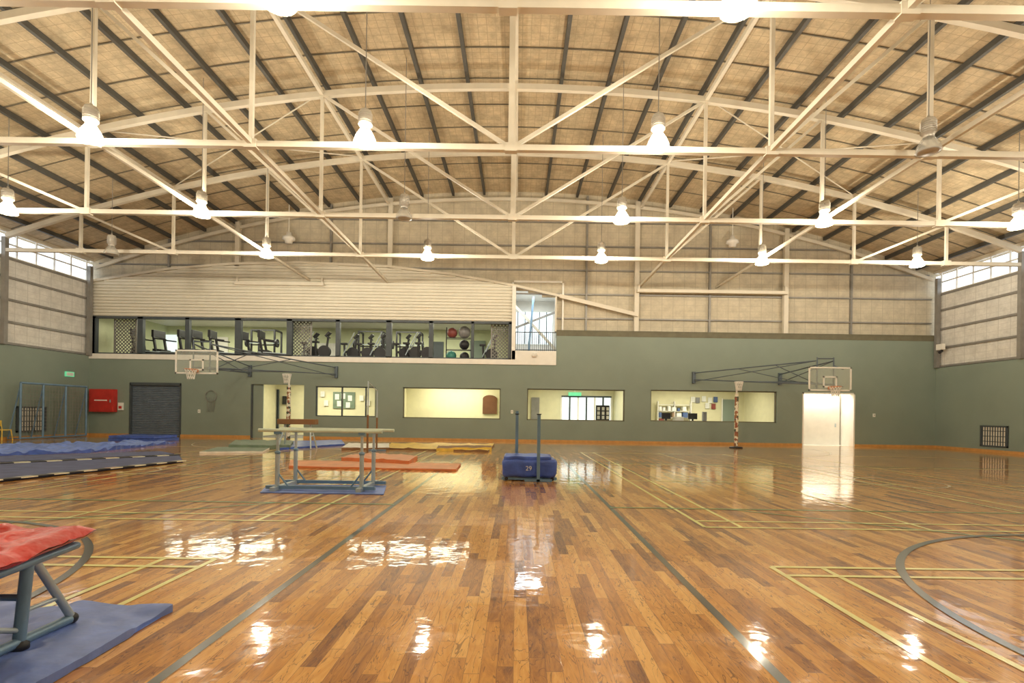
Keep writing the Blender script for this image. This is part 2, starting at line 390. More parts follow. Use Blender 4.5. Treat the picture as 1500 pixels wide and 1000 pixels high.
for z in (.06,.75,1.4): 
    for dy in (.9,1.3): b.tube((bx-.7,DW+dy,zz+z),(bx+.7,DW+dy,zz+z),.02,BLACK)
for dx,z,r,m in ((-.38,1.70,.29,COLS[0]),(.30,1.74,.34,COLS[4]),(.3,1.05,.28,BLACK),(-.42,.42,.29,COLS[1]),(.32,.38,.27,BLACK)): b.sphere((bx+dx,DW+1.1,zz+z),r,m,20,12)
b.build('exercise_ball_rack')
for px0,px1 in ((425,456),(168,200),(720,745)):
    xa=P(px0,495,DW+.6)[0]; xb=P(px1,495,DW+.6)[0]; b=MB()
    y=DW+.6; za=UZ+.03; zb=WT+.3
    for e in (xa,xb): b.bb(e-.03,e+.03,y-.03,y+.03,za,zb,GIRT)
    w=xb-xa; d=.19
    t=-(zb-za)
    while t<w:
        for sgn in (0,1):
            a0=max(0,t); a1=min(w,t+(zb-za))
            if a1>a0:
                p=(a0,za+(a0-t)); q=(a1,za+(a1-t))
                if sgn: p=(w-p[0],p[1]); q=(w-q[0],q[1])
                b.bar((xa+p[0],y,p[1]),(xa+q[0],y,q[1]),.02,.045,GIRT)
        t+=d
    b.build('lattice_screen')
b=MB()
for px,w,h0,h1,m in ((150,1.0,5.0,6.2,SKYP),(240,1.8,5.2,6.3,SKYP),(480,1.2,5.0,5.9,PAPER),(640,.9,5.0,6.1,DFRAME),(325,.9,4.3,6.2,WHITE),(700,1.0,4.9,6.2,GREEN)):
    x=P(px,495,DW+6)[0]; b.bb(x-w/2,x+w/2,DW+5.9,DW+5.98,h0,h1,m)
b.build('fitness_room_wall_panels')
CH=3.35
segs=[(P(355,600,DW)[0],P(556,600,DW)[0]),(P(580,600,DW)[0],P(742,600,DW)[0]),(P(762,600,DW)[0],P(925,600,DW)[0]),(P(943,600,DW)[0],P(1150,600,DW)[0])]
for (a,c),dp in zip(segs,(4,2.6,5,5)):
    room('wall_foyer_room',a,c,DW+.32,DW+dp,0.001,CH,ROOMY,ROOMF)
    area('foyer_light',((a+c)/2,DW+dp*.5,CH-.03),(c-a)*.6,.8,28*(c-a),(1,.95,.74))
b=MB()
for h in holes[1:5]:
    x0,x1,z0,z1=h
    for xa,xb,za,zb in ((x0,x1,z0,z0+.05),(x0,x1,z1-.05,z1),(x0,x0+.05,z0,z1),(x1-.05,x1,z0,z1)): b.bb(xa,xb,DW+.08,DW+.2,za,zb,GREEND if h!=holes[1] else DFRAME)
for px in (500,535): x=P(px,590,DW)[0]; b.bb(x-.03,x+.03,DW+.08,DW+.2,holes[1][2],holes[1][3],DFRAME)
b.build('window_foyer_frames')
def wallthing(px0,py0,px1,py1,Y,m,th=.04):
    x0,x1,z0,z1=R(px0,py0,px1,py1,Y); b=MB(); b.bb(x0,x1,Y-th,Y,z0,z1,m); return b
b=MB(); Y=DW+3.9
x0,x1,z0,z1=R(380,572,407,640,Y); x0=max(x0,segs[0][0]+.12); b.bb(x0,x1,Y-.06,Y,0.003,z1,WHITE); b.bb(x0-.08,x0,Y-.1,Y,0.003,z1+.08,DFRAME); b.bb(x1,x1+.08,Y-.1,Y,0.003,z1+.08,DFRAME); b.bb(x0,x1,Y-.1,Y,z1,z1+.08,DFRAME)
b.sphere((x1-.12,Y-.12,1.05),.05,STEELL); b.tube((x1-.12,Y-.12,1.05),(x1-.12,Y-.05,1.05),.02,STEELL)
b.build('door_changeroom')
b=MB(); x=holes[0][0]; b.bb(x,x+.08,DW+.02,DW+.28,0.002,holes[0][3],DFRAME); b.bb(x+1.95,x+2.0,DW+.05,DW+.28,0.002,holes[0][3],WHITE)
b.bb(x+.08,x+.62,DW+.1,DW+.15,0.002,holes[0][3],GREEN)
b.build('door_corridor_frame')
b=wallthing(414,580,421,592,DW+3.9,BLACK); b.build('restroom_sign')
b=MB()
random.seed(2)
x0,x1,z0,z1=R(488,574,520,598,DW+3.95); b.bb(x0,x1,DW+3.92,DW+3.98,z0,z1,GMAT)
for px,py in ((473,577),(494,581),(503,580),(497,591),(513,583),(510,593),(530,583),(539,590),(478,590)):
    x0,x1,z0,z1=R(px-3,py-4,px+3,py+4,DW+3.95); b.bb(x0,x1,DW+3.9,DW+3.92,z0,z1,PAPER)
b.build('notice_board')
b=MB(); x0,x1,z0,z1=R(707,584,728,606,DW+2.5); Y=DW+2.5
n=12; v=[(x0,Y,z0),(x1,Y,z0)]+[((x0+x1)/2+(x1-x0)/2*math.cos(math.pi*i/n),Y,z1+.22*math.sin(math.pi*i/n)) for i in range(n+1)]
v2=[(x,y+.06,z) for x,y,z in v]; k=len(v)
b.add(v+v2,[list(range(k)),list(range(2*k-1,k-1,-1))]+[(i,k+i,k+(i+1)%k,(i+1)%k) for i in range(k)],WOODD); b.build('honour_board')
b=MB(); Y=DW+4.95
x0,x1,z0,z1=R(778,582,790,612,Y); b.bb(x0,x1,Y-.05,Y,0.002,z1,GIRT)
x0,x1,z0,z1=R(822,582,895,625,Y); b.bb(x0,x1,Y-.06,Y,0.002,z1,SKYP)
for i in range(7): x=x0+(x1-x0)*i/6; b.bb(x-.05,x+.05,Y-.12,Y-.05,0.002,z1,DFRAME if i%2 else WHITE)
b.bb(x0,x1,Y-.12,Y-.05,z1,z1+.1,DFRAME); b.build('door_entry_glazed')
b=MB(); x,z=P(842,577,Y-.4); b.bb(x-.4,x+.4,Y-.45,Y-.35,z-.11,z+.11,GREENE); b.tube((x,Y-.4,z+.1),(x,Y-.4,CH),.02,WHITE); b.build('exit_sign')
b=MB(); Y=DW+2.2
x0,x1,_,_=R(873,590,893,600,Y); b.bb(x0,x1,Y,Y+.04,0.002,2.05,BLACK)
for i in range(3):
    for j in range(4): b.bb(x0+.08+i*(x1-x0)/3,x0+.08+i*(x1-x0)/3+.15,Y-.01,Y,1.0+j*.25,1.19+j*.25,PAPER)
b.build('brochure_stand')
b=MB(); Y=DW+4.9; x0,x1,_,_=R(962,590,1010,600,Y)
for z in (1.0,1.4,1.8,2.2): b.bb(x0,x1,Y-.35,Y-.06,z-.03,z,WHITE)
for e in (x0,x1,(x0+x1)/2): b.bb(e-.03,e+.03,Y-.35,Y-.06,.002,2.4,WHITE)
for z in (1.0,1.4,1.8):
    x=x0+.05
    while x<x1-.3:
        w=random.uniform(.08,.3); h=random.uniform(.12,.33); b.bb(x,x+w,Y-.38,Y-.1,z,z+h,random.choice(COLS+[PAPER,WHITE,WHITE])); x+=w+random.uniform(.04,.2)
b.build('office_shelving')
b=MB(); Y=DW+1.3; x0,x1,_,_=R(958,600,1040,610,Y); b.bb(x0,x1,Y,Y+.6,.002,1.15,WHITE); b.bb(x0-.05,x1+.05,Y-.05,Y+.65,1.15,1.2,DFRAME)
for cx_ in (x0+.5,x0+2.0):
    b.bb(cx_,cx_+.5,Y+.2,Y+.26,1.32,1.66,BLACK); b.bb(cx_+.2,cx_+.3,Y+.22,Y+.26,1.2,1.34,BLACK)
b.bb(x0+1.25,x0+1.7,Y+.1,Y+.5,1.2,1.45,COLS[5]); b.bb(x0+2.8,x0+3.0,Y+.1,Y+.3,1.2,1.75,COLS[4])
b.build('reception_counter')
b=MB(); Y=DW+4.95
for px,py,m in ((1015,585,PAPER),(1022,586,COLS[4]),(1031,584,PAPER),(1040,586,PAPER),(1048,585,COLS[2]),(1036,594,PAPER),(1045,595,COLS[0])):
    x0,x1,z0,z1=R(px-3,py-4,px+3,py+4,Y); b.bb(x0,x1,Y-.03,Y,z0,z1,m)
b.build('wall_posters')
b=MB(); Y=DW+4.95; x0,x1,z0,z1=R(1058,585,1075,620,Y); b.bb(x0,x1,Y-.05,Y,.002,z1,GREEN); 
for e in (x0-.06,x1): b.bb(e,e+.06,Y-.08,Y,.002,z1+.06,WHITE)
b.build('door_office')
b=MB(); x0,x1,z0,z1=R(1105,587,1134,607,Y); b.bb(x0,x1,Y-.05,Y,z0,z1,PAPER)
for xa,xb,za,zb in ((x0,x1,z0-.06,z0),(x0,x1,z1,z1+.06),(x0-.06,x0,z0,z1),(x1,x1+.06,z0,z1),((x0+x1)/2-.03,(x0+x1)/2+.03,z0,z1)): b.bb(xa,xb,Y-.08,Y,za,zb,DFRAME)
b.build('window_office')
x0,x1,z0,z1=holes[5]
room('wall_door_glow_recess',x0-.02,x1+.02,DW+.32,DW+1.3,.004,z1+.3,WHITE,WHITE)  # white recess added behind the doorway to give it an even glow
b=MB()
b.bb(x0+.08,x1-.08,DW+1.16,DW+1.24,.01,z1-.02,WHITE)
for xa,xb in ((x0,x0+.07),(x1-.07,x1)): b.bb(xa,xb,DW-.02,DW+.31,0.002,z1,WHITE)
b.bb(x0,x1,DW-.02,DW+.31,z1-.07,z1,WHITE)
b.bb(x1-.35,x1-.3,DW+1.1,DW+1.16,1,1.2,STEELL)
b.build('door_white')
area('door_glow_light',((x0+x1)/2,DW+.75,z1+.27),2.2,.6,70,(1,.93,.76))  # lamp added inside the recess so the door looks evenly bright
b=MB(); x0,x1,z0,z1=rd; z=.01
while z<z1-.05:
    b.tube((x0,DW+.16,z+.045),(x1,DW+.16,z+.045),.052,ROLLER,8); z+=.095
b.bb(x0-.02,x0+.06,DW-.02,DW+.25,.002,z1,DFRAME); b.bb(x1-.06,x1+.02,DW-.02,DW+.25,.002,z1,DFRAME); b.bb(x0,x1,DW-.02,DW+.3,z1-.12,z1+.03,DFRAME)
b.bb(x0,x1,DW+.26,DW+.3,.002,z1,ROLLER)
b.build('door_roller_shutter')
b=MB(); cuts=[(holes[0][0],holes[0][1]),(holes[5][0],holes[5][1]),(rd[0],rd[1])]; cuts.sort(); x=XL
for a,c in cuts: b.bb(x,a,DW-.025,DW,0,.12,TRIM); x=c
b.bb(x,XR,DW-.025,DW,0,.12,TRIM); b.build('baseboard_back')
b=MB(); x0,x1,z0,z1=R(137,570,172,603); b.bb(x0,x1,DW-.3,DW-.002,z0,z1,RED); b.bb(x0+.05,x1-.05,DW-.32,DW-.3,z0+.05,z1-.05,RED); b.bb(x0+.3,x1-.3,DW-.325,DW-.32,(z0+z1)/2-.02,(z0+z1)/2+.04,PAPER); b.bb(x1-.15,x1-.1,DW-.35,DW-.32,z0+.5,z0+.65,STEELL)
b.build('fire_hose_cabinet',.01)
b=MB(); x,z=P(178,595,DW); b.bb(x-.12,x+.12,DW-.1,DW-.002,z-.2,z+.2,PAPER); b.bb(x-.08,x+.08,DW-.11,DW-.1,z-.12,z+.02,RED); b.build('fire_alarm_panel')
b=MB(); b.bb(XL+.0,XL+.06,25.9,26.4,3.05,3.3,GREENE); b.bb(XL+.06,XL+.065,25.95,26.35,3.09,3.26,PAPER); b.build('exit_sign')
b=MB(); x,z=P(310,580,DW)
for i in range(20):
    a=2*math.pi*i/20; c=2*math.pi*(i+1)/20; b.tube((x+.3*math.cos(a),DW-.06,z+.3*math.sin(a)),(x+.3*math.cos(c),DW-.06,z+.3*math.sin(c)),.015,GIRT,6)
for i in range(-2,3): b.tube((x+i*.12,DW-.05,z-.05),(x+i*.07,DW-.05,z-.85),.008,GIRT,5)
b.build('wall_mounted_hoop')
x,z=P(783,520,DW-.08); b=MB(); b.lathe((x,DW-.1,z),[(.001,-.12),(.12,-.1),(.14,0),(.12,.1),(.001,.12)],WHITE); b.build('wall_clock')
for px,py in ((292,602),(1280,608),(750,603)):
    x,z=P(px,py,DW); b=MB(); b.bb(x-.06,x+.06,DW-.04,DW-.002,z-.09,z+.09,PAPER); b.bb(x-.02,x+.02,DW-.05,DW-.04,z-.03,z+.03,GIRT); b.build('wall_switch')
b=MB(); b.bb(XR-.35,XR-.19,26.6,27.0,5.15,5.45,WHITE); b.tube((XR-.2,26.8,5.1),(XR-.4,26.7,5.0),.07,BLACK); b.build('security_camera')
def grille(name,X,s,y0,y1,z0,z1):
    b=MB(); b.bb(X,X-s*.05,y0,y1,z0,z0+.07,DFRAME); b.bb(X,X-s*.05,y0,y1,z1-.07,z1,DFRAME); b.bb(X,X-s*.05,y0,y0+.07,z0,z1,DFRAME); b.bb(X,X-s*.05,y1-.07,y1,z0,z1,DFRAME)
    b.bb(X,X-s*.012,y0,y1,z0,z1,SLAT)
    y=y0+.12
    while y<y1: b.bb(X,X-s*.03,y-.02,y+.02,z0,z1,DFRAME); y+=.13
    z=z0+.25
    while z<z1: b.bb(X,X-s*.03,y0,y1,z-.015,z+.015,DFRAME); z+=.25
    b.build(name)
grille('vent_grille',XR,1,23.3,24.7,.25,1.25)
grille('vent_grille',XL,-1,23.4,24.9,.3,1.5)
# ---------------- trusses
NODES=[0,6.8,10.95,15.1,19.2]
CZ=8.42
def truss(y,name='roof_truss'):
    b=MB()
    b.bar((XL+.15,y,CZ),(XR-.15,y,CZ),.15,.15,CREAM)
    n=36; xs=[XL+.15+(XR-XL-.3)*i/n for i in range(n+1)]
    for a,c in zip(xs,xs[1:]): b.bar((a,y,zt(a)),(c,y,zt(c)),.16,.2,CREAM)
    b.bar((XC,y,CZ),(XC,y,zt(XC)),.15,.15,CREAM)
    for s in (-1,1):
        for i in range(1,len(NODES)):
            x=XC+s*NODES[i]; b.bar((x,y,CZ),(x,y,zt(x)),.1,.1,CREAM)
            xp=XC+s*NODES[i-1]; b.bar((xp,y,CZ),(x,y,zt(x)),.09,.09,CREAM)
    for x in [XC]+[XC+s*q for s in (-1,1) for q in NODES[1:]]: b.bb(x-.16,x+.16,y-.09,y+.09,CZ-.1,CZ+.12,CREAM)
    b.build(name)
for y in TY: truss(y)
b=MB()
b.bb(XC-.13,XC+.13,YB,DW+.35,zt(XC)+.1,zt(XC)+.4,CREAM)
for s in (-1,1):
    x=XC+s*6.8; b.bar((x,YB,CZ+.05),(x,DW+.3,CZ+.05),.11,.13,CREAM); b.bar((x,YB,zt(x)+.02),(x,DW+.3,zt(x)+.02),.12,.14,CREAM)
    x=XC+s*10.95; b.bar((x,YB,CZ+.05),(x,DW+.3,CZ+.05),.09,.1,CREAM)
    x=XC+s*15.1; b.bar((x,YB,zt(x)),(x,DW+.3,zt(x)),.09,.1,CREAM)
b.build('roof_tie_beams')
b=MB(); ys=TY+[DW]
for i in (0,3):
    for s in (-1,1):
        xa=XC+s*6.8; xb=XC+s*15.1
        b.tube((xa,ys[i],zt(xa)+.1),(xb,ys[i+1],zt(xb)+.1),.025,CREAM,6); b.tube((xb,ys[i],zt(xb)+.1),(xa,ys[i+1],zt(xa)+.1),.025,CREAM,6)
b.build('roof_bracing_rods')
b=MB(); Yc=DW+.22
for px,yb in ((345,392),(570,392),(933,487),(1153,490)):
    x,z=P(px,yb,DW); b.bb(x-.12,x+.12,Yc-.1,Yc+.1,z,zt(x)+.3,CREAM)
n=36; xs=[XL+(XR-XL)*i/n for i in range(n+1)]
for a,c in zip(xs,xs[1:]): b.bar((a,Yc,zt(a)),(c,Yc,zt(c)),.12,.16,CREAM)
for pa,pb,py in ((345,475,415),(933,1153,426)):
    xa,z=P(pa,py,DW); xb,_=P(pb,py,DW); b.bb(xa,xb,Yc-.35,Yc-.1,z-.08,z+.08,CREAM); 
    for e in (xa+.1,xb-.1): b.bb(e-.04,e+.04,Yc-.3,Yc-.2,z,z+.35,CREAM)
b.build('end_wall_frame')
for px,py in ((423,348),(1073,353)):
    x,z=P(px,py,DW-.4); b=MB(); b.lathe((x,DW-.4,z),[(.001,.3),(.12,.28),(.16,.1),(.30,.02),(.32,-.1),(.2,-.16),(.18,-.3),(.001,-.32)],WHITE); b.tube((x,DW-.4,z+.2),(x,DW-.4,zc(x)),.02,WHITE,6); b.build('hanging_speaker')
# ---------------- lamps
def lamp(x,y,lit=True,zb=8.0,k=1):
    b=MB(); c=(x,y,zb)
    b.lathe(c,[(.27,0),(.28,.02),(.26,.10),(.21,.22),(.15,.32),(.11,.38)],BELL if lit else BELLOFF,16)
    b.lathe(c,[(.001,.0),(.20,.0),(.265,.03),(.20,.06)] ,LENS if lit else LENSOFF,20)
    b.lathe(c,[(.11,.36),(.12,.38),(.12,.44),(.15,.45),(.15,.78),(.13,.82),(.03,.84),(.03,.90),(.001,.91)],ALU,16)
    for q in range(6): b.lathe(c,[(.15,.47+q*.05),(.17,.475+q*.05),(.17,.485+q*.05),(.15,.49+q*.05)],ALU,16)
    b.tube((x,y,zb+.9),(x,y,zc(x)-.01),.012,GIRT,6)
    b.build('high_bay_lamp')
    if lit:
        l=bpy.data.lights.new('high_bay_bulb','POINT'); l.energy=POW*k; l.color=(1,.90,.72); l.shadow_soft_size=.12
        o=bpy.data.objects.new('high_bay_bulb',l); o.location=(x,y,zb+.17); bpy.context.scene.collection.objects.link(o)
POW=640
LROWS=[(0.5,[-11.3,-4.05,3.6,10.85],8.0,1.7,()),
 (7.85,[-10.6,-3.75,3.3,10.2,-17.3,17.0],7.72,1,()),
 (12.5,[-17.3,-10.5,-3.8,3.35,9.95,16.9],8.0,1,(4,)),
 (17.3,[-17.3,-10.75,-3.9,3.45,10.3,16.85],8.0,1,(2,)),
 (21.8,[-17.35,-10.75,-3.9,3.5,10.35,16.95],8.0,1,(0,))]
for y,xs_,zb,k,off in LROWS:
    for i,x in enumerate(xs_): lamp(x,y,i not in off,zb,k)
# ---------------- floor markings
b=MB()
def strip(x0,y0,x1,y1,w,m,z=.003):
    d=Vector((x1-x0,y1-y0)).normalized(); n=Vector((-d.y,d.x))*w/2
    b.add([(x0-n.x,y0-n.y,z),(x1-n.x,y1-n.y,z),(x1+n.x,y1+n.y,z),(x0+n.x,y0+n.y,z)],[(0,1,2,3)],m)
def arcs(cx,cy,r,a0,a1,w,m,z=.004,n=60):
    v=[]
    for i in range(n+1):
        a=math.radians(a0+(a1-a0)*i/n); v+= [(cx+(r-w/2)*math.cos(a),cy+(r-w/2)*math.sin(a),z),(cx+(r+w/2)*math.cos(a),cy+(r+w/2)*math.sin(a),z)]
    b.add(v,[(2*i,2*i+1,2*i+3,2*i+2) for i in range(n)],m)
for s in (-1,1):
    C=-.21
    strip(C+s*1.73,-4,C+s*1.73,24,.07,DARKLN,.002)
    strip(C+s*1.73,24,C+s*17,24,.05,DARKLN,.002)
    strip(C+s*17,-4,C+s*17,24,.05,DARKLN,.002)
    X1=C+s*2.75; X2=C+s*3.25; X3=C+s*8.85; X4=C+s*8.35
    for (ya,yb) in ((-4,5.07),(6.85,20.2)):
        for X in (X1,X2,X3,X4): strip(X,ya,X,yb,.055,YELLN,.0035)
    for y in (5.07,4.80,6.85,7.25,11.6,15.5,19.8,20.2): strip(X1,y,X3,y,.06,YELLN,.0045)
    strip((X1+X3)/2,6.85,(X1+X3)/2,11.6,.05,YELLN,.0042); strip((X1+X3)/2,15.5,(X1+X3)/2,20.2,.05,YELLN,.0042)
    for X in (C+s*11,C+s*17): strip(X,6.85,X,20.2,.055,YELLN,.0037)
    for y in (6.85,11.6,15.5,20.2): strip(C+s*11,y,C+s*17,y,.06,YELLN,.0047)
    strip(C+s*1.73,8.2,C+s*17,8.2,.06,GRNLN,.0052); strip(C+s*1.73,15.8,C+s*17,15.8,.06,GRNLN,.0052)
    strip(C+s*7,6.0,C+s*3.6,8.2,.045,GRNLN,.0054)
    arcs(C+s*6.96,3.15,3.5,0,180,.075,DARKLN,.0056)
    arcs(C+s*9.2,24,4.9,180,360,.05,WLN,.0056)
    arcs(C+s*9.2,12,.9,0,360,.05,WLN,.0056)
o=b.build('floor_court_markings')
# ---------------- basketball hoops
def hoop(cx,zlo,s):
    Y=22.0; b=MB(); w=.92; h=1.03; z0=zlo; z1=zlo+h
    b.bb(cx-w,cx+w,Y,Y+.02,z0,z1,BOARD)
    for xa,xb,za,zb in ((cx-w,cx+w,z0,z0+.06),(cx-w,cx+w,z1-.06,z1),(cx-w,cx-w+.06,z0,z1),(cx+w-.06,cx+w,z0,z1)): b.bb(xa,xb,Y-.01,Y+.03,za,zb,WHITE)
    for xa,xb,za,zb in ((cx-.3,cx+.3,z0+.15,z0+.21),(cx-.3,cx+.3,z0+.57,z0+.63),(cx-.3,cx-.24,z0+.15,z0+.63),(cx+.24,cx+.3,z0+.15,z0+.63)): b.bb(xa,xb,Y-.012,Y+.028,za,zb,WHITE)
    rz=z0+.17; rc=(cx,Y-.38,rz); b.ring(rc,.23,.014,HOOP); b.bb(cx-.1,cx+.1,Y-.16,Y-.01,rz-.1,rz+.01,HOOP)
    for i in range(12):
        a=2*math.pi*i/12
        for d in (1,-1):
            pts=[]
            for k,(r,dz) in enumerate(((.23,0),(.19,-.13),(.15,-.26),(.13,-.42))):
                t=a+d*k*math.pi/12; pts.append((rc[0]+r*math.cos(t),rc[1]+r*math.sin(t),rz+dz))
            for p,q in zip(pts,pts[1:]): b.tube(p,q,.011,NETW,4)
    fy=Y+.35
    for e in (-.6,.6):
        b.tube((cx+e,Y+.03,z0+.2),(cx+e*.6,fy,z0+.3),.025,STEELD); b.tube((cx+e,Y+.03,z1-.1),(cx+e*.6,fy,z1+.1),.025,STEELD)
        b.tube((cx+e*.6,fy,z0+.1),(cx+e*.6,fy,z1+.45),.03,STEELD)
    b.tube((cx-.36,fy,z1+.4),(cx+.36,fy,z1+.4),.03,STEELD); b.tube((cx-.36,fy,z0+.3),(cx+.36,fy,z0+.3),.03,STEELD)
    mx=s*9.55+XC*.5
    zm=P(490 if s<0 else 1015,548 if s<0 else 556,DW)[1]
    WY=DW-.1
    for e in (-.36,.36):
        wx=mx+(0 if (e*s<0) else s*4.6)
        b.tube((cx+e,fy,z1+.3),(wx,WY,zm+.35),.03,STEELD); b.tube((cx+e,fy,z0+.3),(wx,WY,zm),.03,STEELD)
        b.tube((cx+e,fy,z1+.3),(wx,WY,zm-.1),.02,STEELD)
        b.bb(wx-.08,wx+.08,WY-.03,DW-.002,zm-.2,zm+.42,STEELD)
    for t in (.3,.6):
        wa=mx; wb=mx+s*4.6; ea=-.36 if s>0 else .36
        pa=Vector((cx+ea,fy,z0+.3)).lerp(Vector((wa,WY,zm)),t); pb=Vector((cx-ea,fy,z0+.3)).lerp(Vector((wb,WY,zm)),t); b.tube(pa,pb,.025,STEELD)
        pa=Vector((cx+ea,fy,z1+.3)).lerp(Vector((wa,WY,zm+.35)),t); b.tube(pa,pb,.02,STEELD)
    b.build('basketball_hoop')
hoop(P(288,530,22)[0],3.0,-1); hoop(P(1216,555,22)[0],2.66,1)
def netball(px,py):
    x,y=G(px,py); b=MB(); H=3.15
    b.lathe((x,y,0),[(.001,.005),(.3,.005),(.3,.04),(.28,.06),(.05,.08)],BLACK); b.tube((x,y,.05),(x,y,H),.04,WHITE,12)
    b.tube((x,y,.1),(x,y,H-.55),.09,PAD,14)
    rc=(x,y-.22,H); b.ring(rc,.19,.014,WHITE); b.tube((x,y,H-.02),(x,y-.03,H),.02,WHITE)
    for i in range(14):
        a=2*math.pi*i/14
        for d in (1,-1):
            pts=[(rc[0]+r*math.cos(a+d*k*math.pi/14),rc[1]+r*math.sin(a+d*k*math.pi/14),H+dz) for k,(r,dz) in enumerate(((.19,0),(.17,-.12),(.14,-.25),(.12,-.42)))]
            for p,q in zip(pts,pts[1:]): b.tube(p,q,.011,NETW,4)
    b.build('netball_post')
netball(422,648); netball(1078,656)
# ---------------- mats
def gmat(name,cs,th,m,ms=None,amp=.01,nx=24,ny=12,sc=3.0,b=None,z0=.008,seed=0,fold=0):
    own=b is None
    if own: b=MB()
    cs=[Vector((c[0],c[1])) for c in cs]; v=[];f=[]
    for j in range(ny+1):
        for i in range(nx+1):
            u=i/nx; w=j/ny
            p=(cs[0]*(1-u)+cs[1]*u)*(1-w)+(cs[3]*(1-u)+cs[2]*u)*w
            nn=noise.fractal(Vector((p.x*sc,p.y*sc,seed*7.3)),1,2,3)
            z=z0+th+amp*(nn+.3)+fold*max(0,math.sin((p.x+p.y*.5)*sc*1.7+seed+nn*2))**3
            v.append((p.x+amp*nn*.8,p.y+amp*nn*.8,max(z0+.006,z)))
    K=nx+1; b.add(v,[(j*K+i,j*K+i+1,(j+1)*K+i+1,(j+1)*K+i) for j in range(ny) for i in range(nx)],m,True)
    ed=[i for i in range(K)]+[j*K+nx for j in range(1,ny+1)]+[ny*K+i for i in range(nx-1,-1,-1)]+[j*K for j in range(ny-1,0,-1)]
    L=len(ed); vv=[v[i] for i in ed]+[(v[i][0],v[i][1],z0-.005) for i in ed]
    b.add(vv,[(i,L+i,L+(i+1)%L,(i+1)%L) for i in range(L)],ms or m)
    b.add([(c.x,c.y,z0-.004) for c in cs],[(3,2,1,0)],ms or m)
    if own: return b.build(name)
gmat('crumpled_blue_mat',[G(-40,669),G(130,663),G(258,649),G(-40,655)],.04,LBLUE,BLUEV,amp=.11,nx=120,ny=44,sc=2.0,fold=.07)
x,y=G(158,646); x2,_=G(243,646)
b=MB()
for k in range(2): gmat('',[(x+k*.04,y),(x2-k*.12,y),(x2-k*.1,y+1.5),(x+k*.05,y+1.5)],.11,BLUEV,amp=.012,b=b,z0=.01+k*.135,seed=k)
b.build('stacked_blue_mats')
b=MB(); c=[G(-60,712),G(268,677),G(262,668),G(-60,684)]
gmat('',c,.03,NAVY,amp=.004,b=b)
def dashes(p,q,w,z):
    p=Vector((p[0],p[1],z)); q=Vector((q[0],q[1],z)); n=int((q-p).length/.30)
    for i in range(n):
        b.bar(p.lerp(q,i/n),p.lerp(q,(i+1)/n),w,.02,WLN if i%2 else BLACK)
dashes(c[0],c[1],.22,.05); dashes(c[3],c[2],.3,.05)
b.build('tumbling_runway')
gmat('tumbling_mat',[G(-60,681),G(255,666),G(235,662),G(-60,672)],.03,NAVY,amp=.004)
gmat('green_floor_mat',[G(292,664),G(385,663),G(400,655),G(318,657)],.05,GMAT,PAPER,amp=.01)
gmat('green_floor_mat',[G(335,657),G(425,658),G(430,650),G(345,649)],.14,GMAT,GMAT,amp=.03,seed=2)
gmat('blue_floor_mat',[G(410,659),G(505,652),G(500,646),G(415,648)],.06,BLUEV,amp=.015)
gmat('yellow_floor_mat',[G(560,658),G(715,662),G(724,652),G(575,651)],.05,YELLOW,BROWN,amp=.02,seed=3,fold=.04)
gmat('brown_folded_mat',[G(640,661),G(720,660),G(720,657),G(642,657)],.12,BROWN,YELLOW,amp=.03,seed=5)
gmat('folded_grey_mat',[G(500,659),G(570,659),G(570,652),G(510,652)],.08,PAPER,BROWN,amp=.02,seed=6)
gmat('orange_floor_mat',[G(423,685),G(668,690),G(675,681),G(425,676)],.04,ORTOP,ORANGE,amp=.01)
gmat('orange_folded_mat',[G(500,677),G(600,682),G(612,674),G(530,670)],.14,ORTOP,ORANGE,amp=.03,seed=9)
b=MB()
y0=G(470,720)[1]; y1=G(470,711)[1]
xa=G(403,720)[0]; xb=G(531,720)[0]
xra,xrb=P(379,632,y0)[0],P(560,632,y0)[0]; zr=P(470,631,y0)[1]
for yy,off in ((y0,0),(y1,0.03)):
    b.tube((xra+off,yy,zr),(xrb+off,yy,zr),.032,RAILM,12)
    for xx in (xa,xb):
        b.tube((xx,yy,.06),(xx,yy,.7),.04,STEELL,12); b.tube((xx,yy,.7),(xx,yy,zr-.03),.026,STEELL,12); b.lathe((xx,yy,.68),[(.04,0),(.05,.01),(.05,.05),(.03,.06)],STEELB); b.bb(xx-.06,xx+.06,yy-.03,yy+.03,zr-.07,zr-.02,STEELB)
    b.bar((xa-.2,yy,.075),(xb+.25,yy,.075),.07,.06,STEELB)
for xx in (xa,xb): b.bar((xx,y0-.2,.06),(xx,y1+.25,.06),.09,.07,STEELL); 
for xx,d in ((xa,1),(xb,-1)):
    b.tube((xx,y0,.35),(xx+d*.2,y0,.09),.016,STEELB); b.tube((xx,y1,.35),(xx+d*.2,y1,.09),.016,STEELB)
b.build('parallel_bars')
gmat('blue_floor_mat',[G(381,722),G(562,725),G(566,712),G(393,711)],.012,LBLUE,amp=.005,z0=.008)
b=MB(); y=20.0; x0,z=P(409,614,y); x1,_=P(464,614,y); b.bar((x0,y,z-.08),(x1,y,z-.08),.35,.2,BROWN)
for xx,s in ((x0+.25,-1),(x1-.25,1)):
    for d in (-.3,.3): b.tube((xx,y,z-.15),(xx+s*.15,y+d,.02),.03,STEELL)
    b.tube((xx+s*.08,y-.15,.5),(xx+s*.08,y+.15,.5),.02,STEELL)
b.build('vaulting_beam',.03)
b=MB(); xh,yh=G(538,668); 
for yy in (yh,yh+2.4):
    xq=xh+ (0 if yy==yh else -.35); H=2.5 if yy==yh else 2.3
    b.tube((xq,yy,0.05),(xq,yy,H*.55),.035,BROWN); b.tube((xq,yy,H*.55),(xq,yy,H),.022,STEELL); b.bar((xq-.35,yy,.03),(xq+.35,yy,.03),.08,.05,STEELB)
